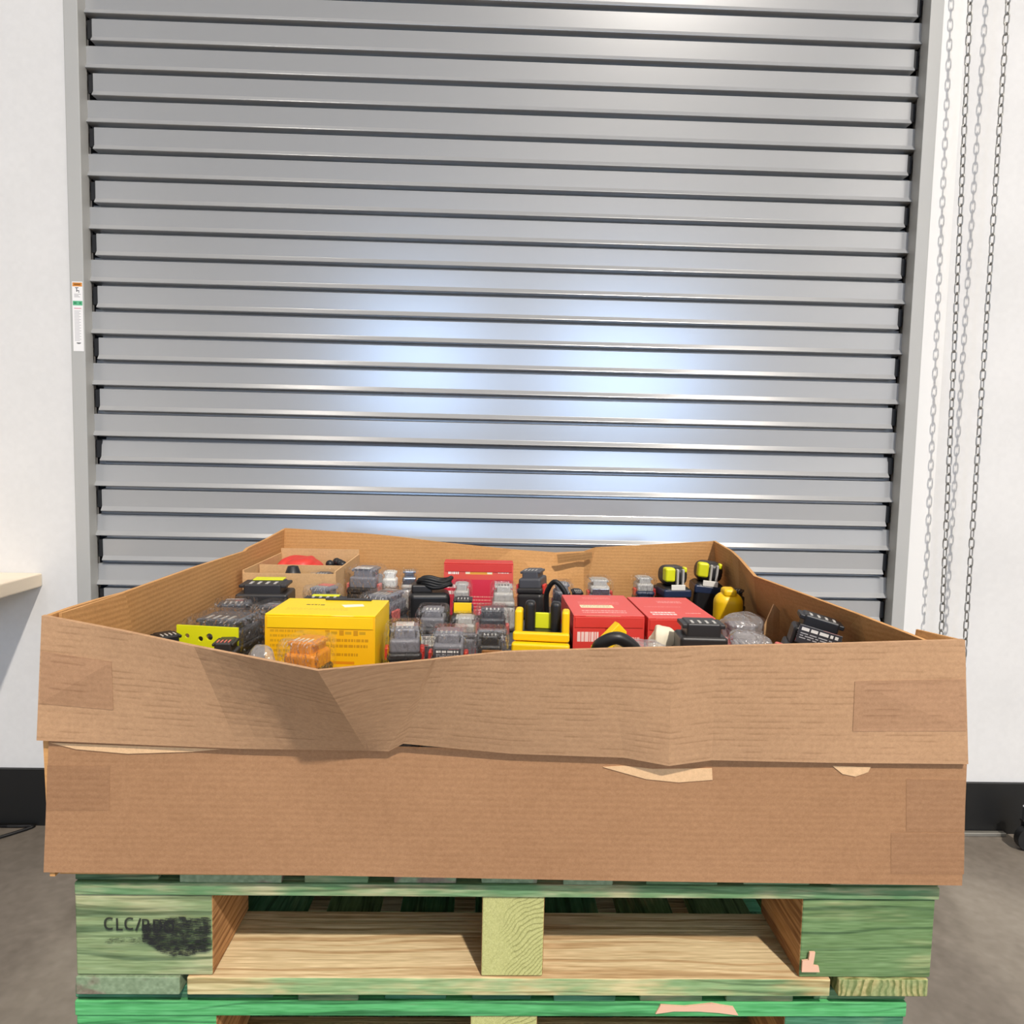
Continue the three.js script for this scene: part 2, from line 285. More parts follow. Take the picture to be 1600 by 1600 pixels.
// ---------------------------------------------------------------- roller shutter
{
  const door = struct('door_1', null, null, 'closed grey steel roller shutter with horizontal slats');
  const P = 0.08652, z0 = WALL_Z - 0.022;
  // profile in (y up, z out): recessed neck at the top, flat face, rolled bead at the foot
  const pr = [[P + 0.004, -0.034], [P + 0.004, -0.029], [P - 0.006, -0.028], [P - 0.0090, -0.002], [P - 0.0110, 0], [0.0200, 0], [0.0188, 0.0006], [0.0062, 0.0096], [0.0050, 0.0100], [0.0038, 0.0096], [0.0030, 0.0085], [0.0028, -0.026], [0.0, -0.034]];
  const W = DOOR.sr - DOOR.sl;
  const sh = new THREE.Shape(pr.map(([y, z]) => new THREE.Vector2(z, y)));
  const slatGeo = (w) => metreUV(new THREE.ExtrudeGeometry(sh, { depth: w, bevelEnabled: false, steps: 1 }).translate(0, 0, -w / 2).rotateY(-Math.PI / 2));
  const wide = slatGeo(W), narrow = slatGeo(W - 0.045);
  const yTop = EYE + 1.50305 * (2.52 / 2.67);         // foot of the topmost slat in view
  const tilt = { 16: 0.012, 17: -0.1, 18: -0.045, 19: 0.014, 20: -0.1, 21: 0.014, 22: -0.1, 23: 0.012 };
  const lock = rbox(0.024, P * 0.72, 0.012, 0.003);
  for (let i = -9; i < 33; i++) {
    const y = yTop - P * i; if (y < -0.01 || y > DOOR.top + 0.05) continue;
    const s = part('slat', i % 2 ? narrow : wide, M.slat, door);
    s.position.set((DOOR.sl + DOOR.sr) / 2 + (i % 2 ? 0 : 0), y, z0); s.rotation.x = tilt[i] ?? rr(-0.0025, 0.0025);
    if (i % 2) for (const k of [-1, 1]) { const e = part('end_lock', lock, M.endlock, door, 'dark end lock clip'); e.position.set((DOOR.sl + DOOR.sr) / 2 + k * (W / 2 - 0.014), y + P * 0.52, z0 - 0.012); }
  }
  part('bottom_bar', rbox(W, 0.05, 0.04, 0.006, (DOOR.sl + DOOR.sr) / 2, 0.026, z0), M.guide, door);
  for (const [a, b] of [[DOOR.x0, DOOR.sl], [DOOR.sr, DOOR.x1]]) {
    const left = a === DOOR.x0, inner = left ? b : a, outer = left ? a : b;
    part('guide_rail', merge([rbox(Math.abs(b - a), DOOR.top + 0.2, 0.006, 0.002, (a + b) / 2, (DOOR.top + 0.2) / 2, WALL_Z + 0.022), rbox(0.005, DOOR.top + 0.2, 0.05, 0.002, inner, (DOOR.top + 0.2) / 2, WALL_Z), rbox(0.005, DOOR.top + 0.2, 0.022, 0.002, outer, (DOOR.top + 0.2) / 2, WALL_Z + 0.012)]), M.guide, door, 'grey steel guide rail');
    part('guide_channel', box(0.09, DOOR.top + 0.1, 0.012, inner + (left ? -0.01 : 0.01), (DOOR.top + 0.1) / 2, z0 - 0.05), M.rubber, door, 'black channel behind the slat ends');
  }
  part('hood', rbox(3.1, 0.5, 0.45, 0.05, (DOOR.sl + DOOR.sr) / 2, DOOR.top + 0.3, WALL_Z + 0.225), M.guide, door);
  // notice on the left guide
  const st = canvasTex(96, 640, (c, w, h) => {
    c.fillStyle = '#efeeec'; c.fillRect(0, 0, w, h);
    c.fillStyle = '#d58a34'; c.fillRect(4, 8, w - 8, 36); c.fillStyle = '#8e5410'; c.fillRect(18, 18, 60, 14);
    c.fillStyle = '#55555a'; c.fillRect(38, 52, 8, 40); c.fillRect(28, 52, 30, 7); c.fillRect(46, 78, 18, 7); c.fillRect(58, 78, 6, 24);
    c.fillStyle = '#b0aeb0'; for (const [x, y, ww] of [[18, 112, 60], [18, 124, 40], [18, 136, 52]]) c.fillRect(x, y, ww, 6);
    c.fillStyle = '#5db487'; c.fillRect(4, 176, w - 8, 42); c.fillStyle = '#2f8a5c'; c.fillRect(12, 186, 26, 20); c.fillRect(62, 186, 20, 20);
    c.fillStyle = '#dba5b2'; c.fillRect(14, 240, 66, 10);
    c.fillStyle = '#bcbbbd'; for (let y = 266; y < 540; y += 13) c.fillRect(14, y, 44 + ((y * 7) % 26), 6);
    c.fillStyle = '#66666a'; c.fillRect(30, 560, 40, 8); c.fillRect(38, 568, 24, 5);
  });
  const a = atZ(119, 440, WALL_Z + 0.026), b = atZ(136, 549, WALL_Z + 0.026);
  const n = part('warning_sticker', new THREE.BoxGeometry(0.0345, a.y - b.y, 0.0006), [0, 1, 2, 3].map(() => M.white).concat([std({ map: st, roughness: 0.5 }), M.white]), door, 'narrow white notice with orange and green bars');
  n.position.set((DOOR.x0 + DOOR.sl) / 2 + 0.003, (a.y + b.y) / 2, WALL_Z + 0.0255);
}

// ---------------------------------------------------------------- hand chain
{
  const top1 = atZ(1516, 2, WALL_Z + 0.09), end1 = atZ(1471, 985, WALL_Z + 0.09), top2 = atZ(1575, 2, WALL_Z + 0.09), end2 = atZ(1507, 1015, WALL_Z + 0.09);
  const ch = thing('hand_chain', 'grey steel link chain hanging in two strands on the white wall beside the shutter', 'chain');
  const R = 0.0022, hw = 0.0076, hl = 0.0125, pts = [];
  for (let k = 0; k < 20; k++) { const t = k / 20 * Math.PI * 2, c = Math.cos(t), s = Math.sin(t); pts.push(V(hw * c * 0.98, (Math.abs(s) > 0.25 ? Math.sign(s) * (hl - hw) : s / 0.25 * (hl - hw)) + hw * s, 0)); }
  const link = new THREE.TubeGeometry(new THREE.CatmullRomCurve3(pts, true), 20, R, 6, true);
  const pitch = 0.0318;
  link.scale(1.05, 1.5, 1.05);
  const run = (a, b) => {
    const d = b.clone().sub(a).normalize(), up = a.clone().sub(d.clone().multiplyScalar(0.55)); const L = (up.y - 0.42) / -d.y; let k = 0;
    for (let s = 0; s < L; s += pitch, k++) {
      const m = part('link', link, M.steel, ch); m.position.copy(up).addScaledVector(d, s);
      m.quaternion.setFromUnitVectors(V(0, -1, 0), d); m.rotateY((k % 2 ? Math.PI / 2 : 0) + 0.25 + Math.sin(k * 0.37) * 0.22);
    }
    return up.addScaledVector(d, L);
  };
  const e1 = run(top1, end1), e2 = run(top2, end2);
  const c = new THREE.QuadraticBezierCurve3(e1, e1.clone().add(e2).multiplyScalar(0.5).add(V(0, -0.16, 0)), e2), n = Math.round(c.getLength() / pitch);
  for (let k = 1; k < n; k++) { const m = part('link', link, M.steel, ch); m.position.copy(c.getPointAt(k / n)); m.quaternion.setFromUnitVectors(V(0, 1, 0), c.getTangentAt(k / n)); m.rotateY(k % 2 ? Math.PI / 2 : 0); }
}

// ---------------------------------------------------------------- counter, cable, caster, strip
{
  const c0 = atZ(57, 902, WALL_Z + 0.02), yt = c0.y + 0.012, xr = c0.x;
  const t = thing('wall_counter', 'pale wooden counter top fixed to the white wall left of the shutter', 'counter', null, [xr, yt, WALL_Z]);
  const s = new THREE.Shape(); s.moveTo(-1.4, 0); s.lineTo(0, 0); s.lineTo(0, -0.62); s.quadraticCurveTo(0, -0.7, -0.08, -0.7); s.lineTo(-1.4, -0.7); s.closePath();
  part('worktop', metreUV(new THREE.ExtrudeGeometry(s, { depth: 0.036, bevelEnabled: true, bevelSize: 0.006, bevelThickness: 0.006, bevelSegments: 3 }).rotateX(-Math.PI / 2).scale(1, 1, 1).translate(0, -0.042, 0.007)), M.counter, t);
  for (const x of [-0.55, -1.3]) part('bracket', merge([box(0.04, 0.3, 0.012, x, -0.192, 0.006), box(0.04, 0.012, 0.5, x, -0.048, 0.25)]), M.guide, t);
}
{
  const pts = [[-40, 1262], [10, 1268], [42, 1277], [62, 1284], [48, 1293], [10, 1305], [-40, 1318], [-90, 1310], [-60, 1285], [-10, 1289], [22, 1284], [34, 1274], [20, 1268], [-30, 1266]].map(([x, y]) => { const p = atY(x, y, 0.006); if (p.z < WALL_Z + 0.03) p.z = WALL_Z + 0.03; return p; });
  const m = lit(new THREE.Mesh(new THREE.TubeGeometry(new THREE.CatmullRomCurve3(pts), 120, 0.0055, 8), M.cable)); m.name = 'power_cable'; m.userData = { label: 'thin black cable coiled on the floor by the black baseboard', category: 'cable' }; scene.add(m);
}
{
  const a = atZ(1512, 1300, WALL_Z + 0.02), b = atZ(1568, 1300, WALL_Z + 0.02);
  const m = lit(new THREE.Mesh(rbox(b.x - a.x + 0.25, 0.014, 0.02, 0.003, (a.x + b.x) / 2 - 0.125, 0.007, WALL_Z + 0.026), M.strip)); m.name = 'floor_strip'; m.userData = { label: 'short grey metal strip along the foot of the black baseboard', category: 'strip' }; scene.add(m);
}
{
  const p = atZ(1609, 1270, WALL_Z + 0.12), t = thing('stand_caster', 'black swivel caster with chrome fork on the floor by the black baseboard', 'caster', null, [p.x, 0, p.z]);
  part('wheel', new THREE.CylinderGeometry(0.042, 0.042, 0.024, 28).rotateX(Math.PI / 2).translate(0, 0.042, 0), M.black, t);
  part('hub', new THREE.CylinderGeometry(0.012, 0.012, 0.034, 16).rotateX(Math.PI / 2).translate(0, 0.042, 0), M.chrome, t);
  part('fork', merge([box(0.03, 0.06, 0.004, 0.002, 0.072, 0.018), box(0.03, 0.06, 0.004, 0.002, 0.072, -0.018), box(0.036, 0.006, 0.04, 0, 0.102, 0)]), M.packDark, t);
  part('stem', new THREE.CylinderGeometry(0.018, 0.018, 0.05, 18).translate(-0.004, 0.13, 0), M.chrome, t);
}

// ---------------------------------------------------------------- pallets
const DECK_TOP = 0.757;
const gapPx = [[245, 280], [440, 475], [575, 615], [713, 752], [840, 880], [958, 1010], [1123, 1163], [1268, 1300]];
function pallet(o) {
  const { top, x0, x1, zf, zb, dt, st, bh, bt, blocks, label, mats } = o;
  const t = thing('wooden_pallet', label, 'pallet', 'stack of wooden pallets', [(x0 + x1) / 2, top - dt - st - bh - bt, (zf + zb) / 2]);
  const L = (g) => g.translate(-t.position.x, -t.position.y, -t.position.z);
  const b3 = (name, xa, xb, ya, yb, za, zb2, mat, along, lab) => part(name, metreUV(L(rbox(xb - xa, yb - ya, Math.abs(zb2 - za), 0.002, (xa + xb) / 2, (ya + yb) / 2, (za + zb2) / 2, 1)), along, rr(0, 3), rr(0, 3)), mat, t, lab);
  const y1 = top - dt, y2 = y1 - st, y3 = y2 - bh, y4 = y3 - bt, D = zb - zf, zm = (zf + zb) / 2, bd = 0.155;
  let x = x0;
  for (const [a, b] of [...o.gaps, [x1, x1]]) { b3('deck_board', x, a, y1, top, zf + rr(-0.006, 0), zb, mats.deck[Math.floor(rnd() * mats.deck.length)], 'z'); x = b; }
  const rows = [[zf, zf - bd], [zm + bd / 2, zm - bd / 2], [zb + bd, zb]];
  for (const [za, zc] of rows) b3('stringer_board', x0 + 0.002, x1 - 0.001, y2, y1, za + 0.0005, zc, mats.string, 'x');
  rows.forEach(([za, zc], r) => blocks.forEach(([xa, xb], c) => {
    const m = mats.block[c], g = L(rbox(xb - xa, bh - 0.001, Math.abs(zc - za) - 0.004, 0.003, (xa + xb) / 2, (y2 + y3) / 2, (za + zc) / 2 - 0.001, 1));
    if (c === 1 && r === 0) { const b = part('block', g, [mats.side, mats.side, mats.side, mats.side, M.endGrain, mats.side], t); b.userData.label = 'centre block with growth rings on its cut end'; return; }
    const gr = g.groups.map((q) => ({ ...q })); const idx = g.index ? g.toNonIndexed() : g; const u = metreUV(idx, 'x', rr(0, 3), rr(0, 3)); u.clearGroups(); gr.forEach((q) => u.addGroup(q.start, q.count, q.materialIndex));
    part('block', u, [c === 2 ? m : mats.side, c === 0 ? m : mats.side, mats.side, mats.side, m, mats.side], t);
  }));
  const e = o.ends;
  b3('bottom_board', x0, e[0], y4, y3, zf, zb, mats.end, 'z'); b3('bottom_board', e[3], x1 - 0.008, y4, y3, zf, zb, mats.end2, 'z');
  for (const [za, zc] of rows) b3('bottom_board', e[1], e[2], y4, y3, za, zc + 0.004, [mats.base, mats.base, mats.baseTop, mats.base, mats.base, mats.base], 'x');
  return t;
}
{
  const zf = -0.978, X = (px, py) => atZ(px, py, zf).x;
  const p1 = pallet({
    top: DECK_TOP, x0: -0.574, x1: 0.654, zf, zb: -1.99, dt: 0.020, st: 0.0185, bh: 0.121, bt: 0.0265, gaps: gapPx.map(([a, b]) => [X(a, 1374), X(b, 1374)]), blocks: [[-0.574, -0.383], [-0.004, 0.085], [0.456, 0.650]], ends: [-0.429, -0.419, 0.502, 0.514],
    label: 'topmost wooden pallet with pale green stained blocks, right under the cardboard box', mats: { deck: [M.deckGreen, M.greyEnd], string: M.stringGreen, block: [M.blockGreen, M.rawWood, M.blockDeep], side: M.brownWood, base: M.baseGreen, baseTop: M.rawWood, end: M.greyEnd, end2: M.endBoard }
  });
  const wr = canvasTex(512, 256, (c, w, h) => {
    c.clearRect(0, 0, w, h); c.fillStyle = 'rgba(24,26,26,0.86)'; c.strokeStyle = 'rgba(24,26,26,0.86)'; c.lineWidth = 6; c.lineCap = 'round';
    c.font = '78px sans-serif'; c.lineWidth = 3; for (const [q, x, y] of [['C', 2, 104], ['L', 56, 108], ['C', 98, 104], ['/', 152, 108], ['R', 178, 110], ['D', 230, 112], ['O', 282, 116]]) { c.fillText(q, x, y); c.strokeText(q, x, y); }
    for (let k = 0; k < 1500; k++) { const u = rnd(), v = rnd(), x = 180 + u * 310, yc = 120 + Math.sin(u * 3) * 16, y = yc + (v - 0.5) * (70 + 120 * Math.sin(Math.min(1, u * 1.3) * 2.2)); c.globalAlpha = 0.25 + 0.6 * rnd(); c.fillRect(x, y, 8 + rnd() * 26, 2 + rnd() * 4); }
    c.globalAlpha = 0.5; for (let k = 0; k < 60; k++) c.fillRect(4 + rnd() * 190, 140 + rnd() * 30, 6 + rnd() * 16, 3);
    c.globalAlpha = 1;
  });
  const a = atZ(160, 1418, zf + 0.001), b = atZ(331, 1502, zf + 0.001), w = part('marker_writing', new THREE.PlaneGeometry(b.x - a.x, a.y - b.y), std({ map: wr, transparent: true, roughness: 0.8 }), p1, 'black marker writing and smudge');
  w.position.set((a.x + b.x) / 2, (a.y + b.y) / 2, zf + 0.0012).sub(p1.position);
  // chipped corner of the right block
  const ch = atZ(1266, 1506, zf + 0.002), cg = new THREE.Shape([[-0.012, -0.012], [0.014, -0.012], [0.012, -0.003], [0.004, -0.002], [0.006, 0.018], [-0.002, 0.018], [-0.003, 0.006], [-0.012, 0.005]].map(([x, y]) => new THREE.Vector2(x, y)));
  part('splinter', new THREE.ExtrudeGeometry(cg, { depth: 0.003, bevelEnabled: false }).translate(ch.x - p1.position.x, ch.y - p1.position.y, zf - p1.position.z), M.splinter, p1, 'raw pinkish chip');
  let top = DECK_TOP - 0.186;
  const sides = [['second wooden pallet from the top, painted bright green', [-0.006, 0.0, -0.014]], ['third wooden pallet down in the green stack', [0.004, 0, -0.012]], ['lowest wooden pallet, standing on the concrete floor', [-0.004, 0, -0.006]]];
  sides.forEach(([label, [dx, , dz]], i) => {
    const z2 = zf + dz, h = top / (3 - i), bh = h - 0.0665;
    const q = pallet({
      top, x0: -0.580 + dx, x1: 0.632 + dx, zf: z2, zb: -1.99 + dz, dt: 0.020, st: 0.0225, bh, bt: 0.024, gaps: [[425, 465], [560, 600], [697, 737], [830, 865], [962, 1000], [1098, 1135], [1240, 1275]].map(([a, b]) => [atZ(a, 1557, z2).x, atZ(b, 1557, z2).x]), blocks: [[-0.578 + dx, -0.384], [-0.018, 0.080], [0.445, 0.63 + dx]], ends: [-0.43, -0.42, 0.50, 0.51],
      label, mats: { deck: [M.tealGreen, M.deckGreen], string: M.brightGreen, block: [M.brightGreen, M.brightGreen, M.tealGreen], side: M.brownWood, base: M.brightGreen, baseTop: M.rawWood2, end: M.tealGreen, end2: M.tealGreen }
    });
    if (i === 0) {
      const s1 = atZ(1090, 1573, z2 + 0.001), sg = new THREE.Shape([[-0.062, -0.010], [-0.055, 0.004], [-0.02, 0.002], [0.02, 0.006], [0.052, 0.001], [0.06, -0.012], [0.03, -0.008], [0.0, -0.006], [-0.035, -0.006]].map(([x, y]) => new THREE.Vector2(x, y)));
      part('splinter', new THREE.ExtrudeGeometry(sg, { depth: 0.003, bevelEnabled: false }).translate(s1.x - q.position.x, s1.y - q.position.y, z2 - q.position.z), M.splinter, q, 'raw splintered edge');
    }
    top -= h;
  });
}

// ---------------------------------------------------------------- cardboard box
const BOX = { x0: -0.592, x1: 0.658, zf: -0.953, zb: -2.04, y0: DECK_TOP + 0.001 };
{
  const b = thing('pallet_box', 'large open brown cardboard box with a dented folded rim, standing on the pallet', 'box', null, [0.03, BOX.y0, -1.49]);
  const L = (g) => g.translate(-b.position.x, -b.position.y, -b.position.z);
  const ZF = BOX.zf, T = 0.007;
  // lower front panel
  const lo = [[68, 1363], [500, 1368], [1000, 1377], [1503, 1387]].map(([x, y]) => { const p = atZ(x, y, ZF); p.y = Math.max(p.y, BOX.y0 - 0.002); return p; });
  const hi = [[76, 1158], [500, 1166], [1000, 1180], [1511, 1190]].map(([x, y]) => atZ(x, y, ZF));
  part('front_panel', L(sheet([lo, hi], V(0, 0, -T))), M.cardLow, b);
  // upper front band: leans out where it bulges over the dent
  const bz = -0.945;
  const bot = [[57, 1157, bz], [200, 1163, bz], [374, 1170, bz + 0.002], [572, 1173, bz + 0.004], [607, 1174, bz + 0.004], [630, 1162, bz + 0.006], [800, 1178, bz + 0.003], [975, 1184, bz + 0.003], [1045, 1197, bz + 0.010], [1112, 1188, bz + 0.003], [1300, 1192, bz], [1513, 1194, bz]].map(([x, y, z]) => atZ(x, y, z));
  const tp = [[65, 962, -0.950], [190, 986, -0.925], [303, 1010, -0.912], [496, 1048, -0.822], [677, 1031, -0.876], [681, 1030, -0.880], [790, 1019, -0.893], [950, 1014, -0.903], [1050, 1012, -0.909], [1120, 1010, -0.915], [1310, 1006, -0.932], [1508, 1000, -0.946]].map(([x, y, z]) => atZ(x, y, z));
  part('front_rim_band', L(sheet(dense(bot, tp), V(0, 0, -T))), M.cardBand, b, 'upper band with crease lines and a bulging fold');
  const bandTape = (c, u0, u1, v0, v1) => {
    const q = (u, v) => bot[c].clone().lerp(bot[c + 1], u).lerp(tp[c].clone().lerp(tp[c + 1], u), v).add(V(0, 0, 0.0006));
    part('tape', L(sheet([[q(u0, v0), q(u1, v0)], [q(u0, v1), q(u1, v1)]], V(0, 0, -0.0003))), M.tapeBand, b, 'clear tape patch');
  };
  bandTape(0, 0.02, 0.86, 0.3, 0.72); bandTape(10, 0.14, 0.99, 0.27, 0.69);
  // left side
  const lx = BOX.x0 + 0.002, leftTop = [[65, 962], [105, 949], [148, 936], [190, 925], [300, 886], [379, 861], [384, 856], [414, 842], [446, 825]].map(([x, y], i) => i ? atX(x, y, lx + Math.sin(i * 0.8) * 0.004) : atZ(x + 3, y, -0.957));
  leftTop[leftTop.length - 1].z = BOX.zb;
  const leftMid = leftTop.map((p) => V(BOX.x0 - 0.004, 0.945, p.z)), leftLow = leftTop.map((p) => V(BOX.x0, BOX.y0, p.z));
  part('left_panel', L(sheet([leftLow.slice().reverse(), leftMid.slice().reverse(), leftTop.slice().reverse()], V(T, 0, 0))), M.cardIn, b);
  // second ply of the left wall near the front corner
  part('corner_flap', L(sheet([[V(-0.578, 0.9, -0.965), V(-0.575, 0.9, -1.2)], [atX(92, 958, -0.577), atX(192, 926, -0.574)]], V(0.004, 0, 0))), M.cardIn, b);
  // right side, pressed inwards
  const rt = [[1508, 1000], [1450, 1000], [1350, 961], [1216, 912], [1183, 900], [1158, 872], [1146, 861], [1118, 845]].map(([x, y], i, a) => i === 0 ? atZ(x - 4, y, -0.957) : i === a.length - 1 ? atZ(x, y, BOX.zb) : atY(x, y, i === 1 ? 1.09 : i === 2 ? 1.102 : 1.108));
  const rm = rt.map((p, i) => V(BOX.x1 - (i > 1 && i < 5 ? 0.02 : 0), 0.945, p.z)), rl = rt.map((p) => V(BOX.x1, BOX.y0, p.z));
  part('right_panel', L(sheet([rl, rm, rt], V(-T, 0, 0))), M.cardIn, b, 'side pressed inwards with a vertical crease');
  part('corner_flap', L(sheet([[V(0.622, 0.99, -1.04), V(0.628, 0.99, -0.962)], [atY(1434, 983, 1.092), atY(1502, 999, 1.098)]], V(-0.004, 0, 0.002))), M.cardIn, b);
  // back
  const bt = [[1118, 845], [1030, 850], [930, 855], [912, 861], [868, 863], [800, 858], [700, 848], [620, 838], [568, 833], [445, 825]].map(([x, y], i) => atZ(x, y, BOX.zb + [0, 0.004, 0, -0.02, -0.035, -0.012, 0, 0.003, 0, 0][i]));
  const bm = bt.map((p, i) => V(p.x + (i === 4 ? 0.01 : 0), 0.945, BOX.zb + (i === 4 || i === 5 ? 0.012 : 0))), bl = bt.map((p) => V(p.x, BOX.y0, BOX.zb));
  part('back_panel', L(sheet([bl, bm, bt], V(0, 0, T))), M.cardIn, b);
  const bo = [[925, 862], [870, 866]].map(([x, y]) => atZ(x, y, BOX.zb + 0.02)), bo2 = [[925, 873], [872, 880]].map(([x, y]) => atZ(x, y, BOX.zb + 0.012));
  part('folded_rim', L(sheet([bo2, bo], V(0, 0, 0.004))), M.cardIn, b);
  part('base_panel', L(metreUV(box(BOX.x1 - BOX.x0 - 0.02, 0.012, ZF - BOX.zb - 0.02, (BOX.x0 + BOX.x1) / 2, BOX.y0 + 0.006, (ZF + BOX.zb) / 2))), M.cardIn, b);
  part('layer_pad', L(metreUV(box(BOX.x1 - BOX.x0 - 0.04, 0.05, ZF - BOX.zb - 0.04, (BOX.x0 + BOX.x1) / 2, BOX.y0 + 0.038, (ZF + BOX.zb) / 2))), M.cardSmall, b, 'cardboard pad under the goods');
  // crease highlight, peeled liner and tape
  const poly = (name, px, z, d, mat, lab) => { const pts = px.map(([x, y]) => atZ(x, y, z)); const s = new THREE.Shape(pts.map((p) => new THREE.Vector2(p.x, p.y))); part(name, L(metreUV(new THREE.ExtrudeGeometry(s, { depth: d, bevelEnabled: false }).translate(0, 0, z))), mat, b, lab); };
  poly('peeled_liner', [[942, 1198], [975, 1196], [1020, 1201], [1112, 1200], [1113, 1218], [1060, 1222], [1010, 1217], [970, 1206]], ZF + 0.0002, 0.0012, M.cardPale, 'pale strip where the liner peeled off');
  poly('peeled_liner', [[1300, 1196], [1360, 1198], [1356, 1206], [1336, 1213], [1316, 1209]], ZF + 0.0002, 0.001, M.cardPale, 'pale scuff below the rim');
  poly('peeled_liner', [[80, 1160], [240, 1166], [345, 1170], [300, 1174], [200, 1177], [120, 1170]], ZF + 0.0002, 0.0016, M.cardPale, 'pale scuff below the rim');
  poly('tape', [[74, 1196], [172, 1197], [171, 1266], [72, 1266]], ZF + 0.0001, 0.0003, M.tape, 'clear tape patch'); poly('tape', [[1416, 1217], [1509, 1219], [1507, 1300], [1416, 1299]], ZF + 0.0001, 0.0003, M.tape, 'clear tape patch'); poly('tape', [[1392, 1301], [1507, 1302], [1506, 1366], [1392, 1365]], ZF + 0.0001, 0.0003, M.tape, 'clear tape patch');
}

// GOODS
// ---------------------------------------------------------------- goods in the box
const LAYER = 0.925;                       // top of the lower layer of goods, on which the visible ones lie
function placed(name, label, category, group, px, py, top, yaw = 0, rx = 0, rz = 0) {
  const p = atY(px, py, top), t = thing(name, label, category, group, [p.x, LAYER, p.z]);
  t.rotation.set(rx, yaw, rz, 'YXZ');
  return t;
}
// the pack itself: body, collar, slide block with two rails, contact slots, latches, front label
function battery(t, W, H, L, o = {}) {
  const body = o.body ?? M.packBlack, top = o.top ?? M.packGrey, y = o.y ?? 0, root = o.root ?? t;
  const b = part('body', merge([rbox(W, H * 0.56, L, 0.012, 0, y + H * 0.28, 0), rbox(W * 0.96, H * 0.12, L * 0.97, 0.006, 0, y + H * 0.6, 0)]), body, root);
  const sb = part('slide_block', merge([rbox(W * 0.84, H * 0.22, L * 0.86, 0.006, 0, y + H * 0.74, -L * 0.03), rbox(W * 0.6, H * 0.18, L * 0.72, 0.004, 0, y + H * 0.91, -L * 0.05)]), top, root);
  for (const k of [-1, 1]) part('rail', rbox(W * 0.1, H * 0.05, L * 0.66, 0.002, k * W * 0.33, y + H * 0.96, -L * 0.05), top, sb);
  for (const k of [-1.5, -0.5, 0.5, 1.5]) part('contact_slot', box(W * 0.045, H * 0.012, L * 0.24, k * W * 0.13, y + H * 1.002, L * 0.14), o.slot ?? M.packPale, sb);
  if (o.latch) for (const k of [-1, 1]) part('latch', rbox(0.008, H * 0.2, L * 0.3, 0.003, k * W * 0.49, y + H * 0.62, L * 0.16), o.latch, b, 'coloured side latch');
  if (o.label) part('front_label', rbox(W * 0.72, H * 0.2, 0.003, 0.001, 0, y + H * (o.labelY ?? 0.4), L / 2 + 0.001), o.label, b);
  if (o.cap) part('top_label', rbox(W * 0.5, 0.002, L * 0.34, 0.0008, 0, y + H * 1.005, L * (o.capZ ?? -0.18)), o.cap, sb);
  return b;
}
function clamshell(t, W, H, L, o = {}) {
  part('clear_shell', rbox(W + 0.01, H + 0.006, L + 0.01, 0.014, 0, (H + 0.006) / 2, 0, 3), M.clear, t, 'crinkled clear plastic shell');
  if (o.card) part('header_card', rbox(W + 0.008, 0.0022, L * 0.3, 0.001, 0, H + 0.008, -L * 0.3), o.card, t);
  if (o.foot) part('foot_card', rbox(W + 0.008, H * 0.12, 0.003, 0.001, 0, H * 0.12, L / 2 + 0.008), o.foot, t);
}
function pack(name, label, px, py, top, W, L, o = {}) {
  const t = placed(name, label, o.category ?? 'battery', o.group ?? 'battery packs in the box', px, py, top, o.yaw, o.rx, o.rz), H = top - LAYER - (o.clam ? 0.008 : 0);
  battery(t, W, H, L, o);
  if (o.clam) clamshell(t, W, H, L, o);
  return t;
}
const lump = (w, h, d, s, amp) => {         // a soft wrinkled bag shape
  const g = mergeVertices(new THREE.IcosahedronGeometry(1, 12).deleteAttribute('normal').deleteAttribute('uv')), p = g.attributes.position;
  for (let i = 0; i < p.count; i++) {
    const v = V(p.getX(i), p.getY(i), p.getZ(i)), n = fbm((v.x * 0.5 + v.z * 0.21) * 0.5 + 0.5, (v.y * 0.5 + v.z * 0.33) * 0.5 + 0.5, 5, 5, s, 3) - 0.5;
    const q = (x) => Math.sign(x) * Math.pow(Math.abs(x), 0.6), k = 1 + n * amp;
    p.setXYZ(i, q(v.x) * w / 2 * k, (q(v.y) * 0.5 * k + 0.5) * h, q(v.z) * d / 2 * k);
  }
  g.computeVertexNormals();
  return metreUV(g);
};
const smoothTube = (pts, r, n = 60) => new THREE.TubeGeometry(new THREE.CatmullRomCurve3(pts.map((p) => V(...p))), n, r, 8);

// printed cartons: flat print only
const bars = (c, x, y, w, rows, h, gap, col, jag = 5) => { c.fillStyle = col; for (let r = 0; r < rows; r++) { let q = x; while (q < x + w - 8) { const ww = 6 + ((r * 31 + q * 7 + jag) % 22); c.fillRect(q, y + r * gap, Math.min(ww, x + w - q), h); q += ww + 5; } } };
const yellowFront = canvasTex(640, 400, (c, w, h) => {
  c.fillStyle = '#f4b80e'; c.fillRect(0, 0, w, h);
  bars(c, 30, 20, 220, 2, 8, 16, '#d19a12'); bars(c, 30, 66, 200, 6, 12, 24, '#d59e14'); bars(c, 30, 230, 160, 6, 10, 22, '#d59e14');
  bars(c, 340, 20, 240, 2, 9, 18, '#d19a12'); for (let k = 0; k < 3; k++) { c.fillStyle = '#c98f12'; c.fillRect(350 + k * 82, 64, 26, 26); c.fillStyle = '#c99a1c'; c.fillRect(384 + k * 82, 70, 36, 14); }
  bars(c, 340, 106, 260, 2, 14, 28, '#c98f12'); bars(c, 340, 176, 200, 1, 14, 28, '#c98f12'); c.fillStyle = '#e08a10'; c.fillRect(340, 216, 180, 14); bars(c, 340, 250, 240, 4, 12, 26, '#cc9412');
});
